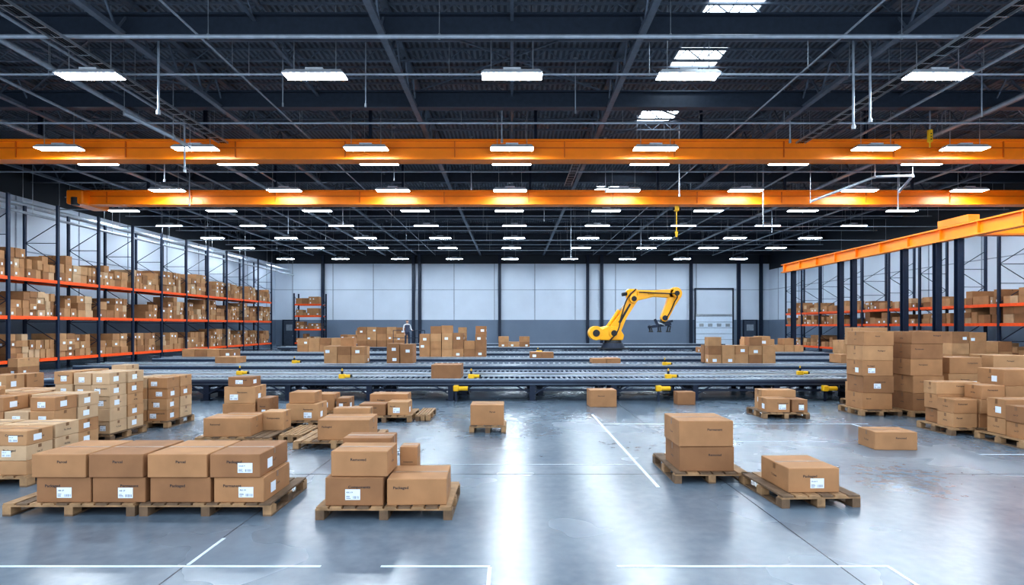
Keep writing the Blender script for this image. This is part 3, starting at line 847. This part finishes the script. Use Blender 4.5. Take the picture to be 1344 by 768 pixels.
# Pallet group P2/P3
pallet(-3.9, -2.45, 10.3, 11.5)
carton_obj(-3.5, -2.58, 10.4, .75, Z, .36, 2, tone=0, label=False, text=True)
carton_obj(-3.46, -2.75, 11.2, .26, Z, .46, 0, tone=2)
pallet(-3.55, -2.3, 13.2, 14.4); pallet(-2.24, -1.9, 13.4, 14.5)
carton_obj(-3.5, -2.9, 13.25, .5, Z, .26, 0, tone=1); carton_obj(-2.86, -2.38, 13.3, .5, Z, .3, 0, tone=2, label=True)
carton_obj(-3.4, -2.5, 13.85, .5, Z, .42, 0, tone=0)
pallet(-5.0, -3.9, 13.9, 14.9); carton_obj(-4.9, -4.3, 14.0, .5, Z, .4, 0, tone=0); carton_obj(-4.25, -3.95, 14.0, .5, Z, .3)

def pstack(x0, x1, y0, y1, h, bw, bh, **k):
    pallet(x0, x1, y0, y1)
    return pile("cardboard_box_stack", x0+.03, x1-.03, y0+.02, y1-y0-.04, Z, h, bw=bw, bh=bh, detail=1, **k)
pstack(-7.9, -6.62, 7.9, 8.95, .66, .41, .21, tone=(3, 3, 2), label=.95, ragged=.25, nd=2)
pstack(-8.65, -7.35, 9.3, 10.4, .92, .42, .23, tone=(3, 2, 0), label=.9, ragged=.2, nd=2)
pstack(-10.1, -8.75, 9.5, 10.6, .95, .44, .25, tone=(3, 0, 2), label=.8, ragged=.3, nd=2)
pstack(-8.72, -7.6, 10.95, 12.05, 1.2, .37, .24, tone=(3, 3, 2), label=.95, ragged=.12, nd=2)
pstack(-10.2, -8.9, 11.0, 12.1, .95, .43, .27, tone=(3, 2), label=.8, ragged=.3, nd=2)
pstack(-8.35, -7.4, 12.45, 13.5, 1.0, .46, .24, tone=(3, 2, 0), label=.9, ragged=.15, nd=2)
pstack(-9.9, -8.7, 12.6, 13.6, 1.15, .4, .3, tone=(3, 2, 0), label=.6, ragged=.35, nd=2)
pstack(-12.3, -11, 12.6, 13.7, .95, .45, .33, tone=(0, 2, 1), label=.4, ragged=.4, nd=2)
pstack(-13.8, -12.5, 13.6, 14.7, .9, .5, .35, tone=(0, 2, 1), label=.3, ragged=.4, nd=2)
pstack(-10.6, -9.4, 14.6, 15.7, .8, .5, .35, tone=(0, 2, 1), label=.3, ragged=.4, nd=2)
pile("cardboard_box_stack", -22.5, -21.6, 25.3, 1.2, 0.001, .8, bw=.5, bh=.4, detail=1)

# right stacks
pallet(5.95, 7.05, 13.7, 14.7)
carton_obj(6.05, 6.6, 13.75, .5, Z, .32, 0, tone=0, label=True); carton_obj(6.65, 7.02, 13.75, .5, Z, .3, 0, tone=1)
carton_obj(6.15, 7.0, 14.28, .4, Z, .47, 0, tone=2)
def column(x0, x1, y, d, hs, tones):
    z = Z
    for i, h in enumerate(hs):
        j = R.uniform(-.03, .03)
        carton_obj(x0+j, x1+j, y+R.uniform(0, .03), d, z, h, R.uniform(-2, 2), tone=tones[i % len(tones)], text=True); z += h+.004
pallet(8.5, 9.5, 14.1, 15.1); pallet(9.58, 10.6, 13.9, 14.95); pallet(10.7, 11.7, 14.2, 15.2)
column(8.62, 9.36, 14.2, .7, (.40, .41, .38, .36, .35), (0, 1, 0, 2))
column(9.66, 10.42, 13.98, .75, (.42, .42, .40, .36, .3), (1, 0, 0, 1))
column(10.8, 11.6, 14.3, .7, (.44, .42, .40), (0, 2, 0))
pallet(9.35, 10.25, 15.4, 16.5); column(9.4, 10.15, 15.6, .7, (.5, .52, .5, .48), (2, 1, 0))
pallet(10.4, 11.4, 15.4, 16.5); column(10.5, 11.3, 15.6, .7, (.5, .42, .45, .38), (0, 1, 2))
pallet(8.8, 9.95, 11.6, 12.6)
column(8.9, 9.38, 11.65, .45, (.28, .28), (2, 0)); column(9.43, 9.9, 11.65, .45, (.28, .28, .28), (0, 2, 0)); column(8.95, 9.85, 12.15, .4, (.3, .3, .26), (1, 0, 2))
pallet(9.1, 10.3, 10.3, 11.4)
column(9.2, 9.68, 10.35, .45, (.28, .30), (0, 1)); column(9.73, 10.2, 10.35, .45, (.28, .30), (1, 0)); column(9.25, 10.1, 10.87, .42, (.3, .36), (2, 0))
pallet(10.05, 11.2, 11.8, 12.9)
column(10.15, 11.0, 11.9, .7, (.40, .40, .34), (1, 2, 0))
pallet(11.3, 12.4, 11.9, 13); column(11.4, 12.3, 12.0, .8, (.4, .4, .3), (0, 1, 2))
pallet(10.4, 11.5, 10.5, 11.6); column(10.5, 11.3, 10.6, .7, (.4, .40, .25), (2, 0, 1))
pallet(12.0, 13.2, 14.4, 15.5); column(12.1, 13.0, 14.5, .8, (.45, .45, .4), (0, 1, 2))
pile("cardboard_box_stack", 22.3, 24.2, 24, 1.2, .001, 2.2, bw=.8, bh=.5)
pile("cardboard_box_stack", 22.2, 24.2, 28, 1.2, .001, 2.0, bw=.7, bh=.5)
pile("cardboard_box_stack", 22.2, 24.2, 33, 1.2, .001, 2.3, bw=.7, bh=.5)
pile("cardboard_box_stack", 19.0, 20.5, 25, 1.2, .001, 2.2, bw=.75, bh=.5)
pile("cardboard_box_stack", 18.9, 20.4, 33, 1.2, .001, 2.0, bw=.75, bh=.5)

# ------------------------------------------------------------------ floor markings
mk = MB([WHITEP])
def ln(x0, x1, y0, y1): mk.box(x0, x1, y0, y1, .0005, .003, WHITEP)
w = .035
ln(.96, 3.45, 5.28, 5.28+w); ln(3.42, 3.455, 3.6, 5.28)
ln(-6, -1.75, 5.28, 5.28+w); ln(-1.2, -.2, 5.28, 5.28+w); ln(-.22, -.185, 3.6, 5.28)
ln(-3.0, -2.965, 5.33, 6.0)
ln(1.97, 2.02, 7.9, 14.4); ln(2.03, 8.0, 13.0, 13.03); ln(3.4, 6.0, 11.0, 11.03); ln(7.6, 7.64, 10.9, 13); ln(-1.5, 1.97, 9.2, 9.215); ln(8.0, 12, 9.9, 9.93)
mk.obj("floor_marking_lines")
jm = MB([BLACK])
for x in (-9, -3, 3, 9): jm.box(x-.004, x+.004, YF, YB-.1, .0002, .0025, BLACK)
for y in (3.5, 8.6): jm.box(XL+.1, XR-.1, y-.004, y+.004, .0002, .0025, BLACK)
jm.obj("floor_expansion_joints")

# ------------------------------------------------------------------ world, camera
wd = bpy.data.worlds.new("world"); scene.world = wd; wd.use_nodes = True
bg = wd.node_tree.nodes["Background"]; bg.inputs[0].default_value = (0.74, 0.86, 1.0, 1); bg.inputs[1].default_value = 1.2  # added front fill: world light enters where the wall behind the camera is omitted
cam = bpy.data.cameras.new("camera"); co = bpy.data.objects.new("camera", cam); COL.objects.link(co)
co.location = (0, 0, 2.2); co.rotation_euler = (math.radians(90), 0, 0)
cam.sensor_width = 36; cam.lens = 760*36/1344; cam.shift_y = 44/1344; cam.clip_end = 300
scene.camera = co
scene.view_settings.view_transform = 'Standard'
try: scene.view_settings.look = 'Medium High Contrast'
except Exception as e: print("look", e)
scene.view_settings.exposure = 1.03
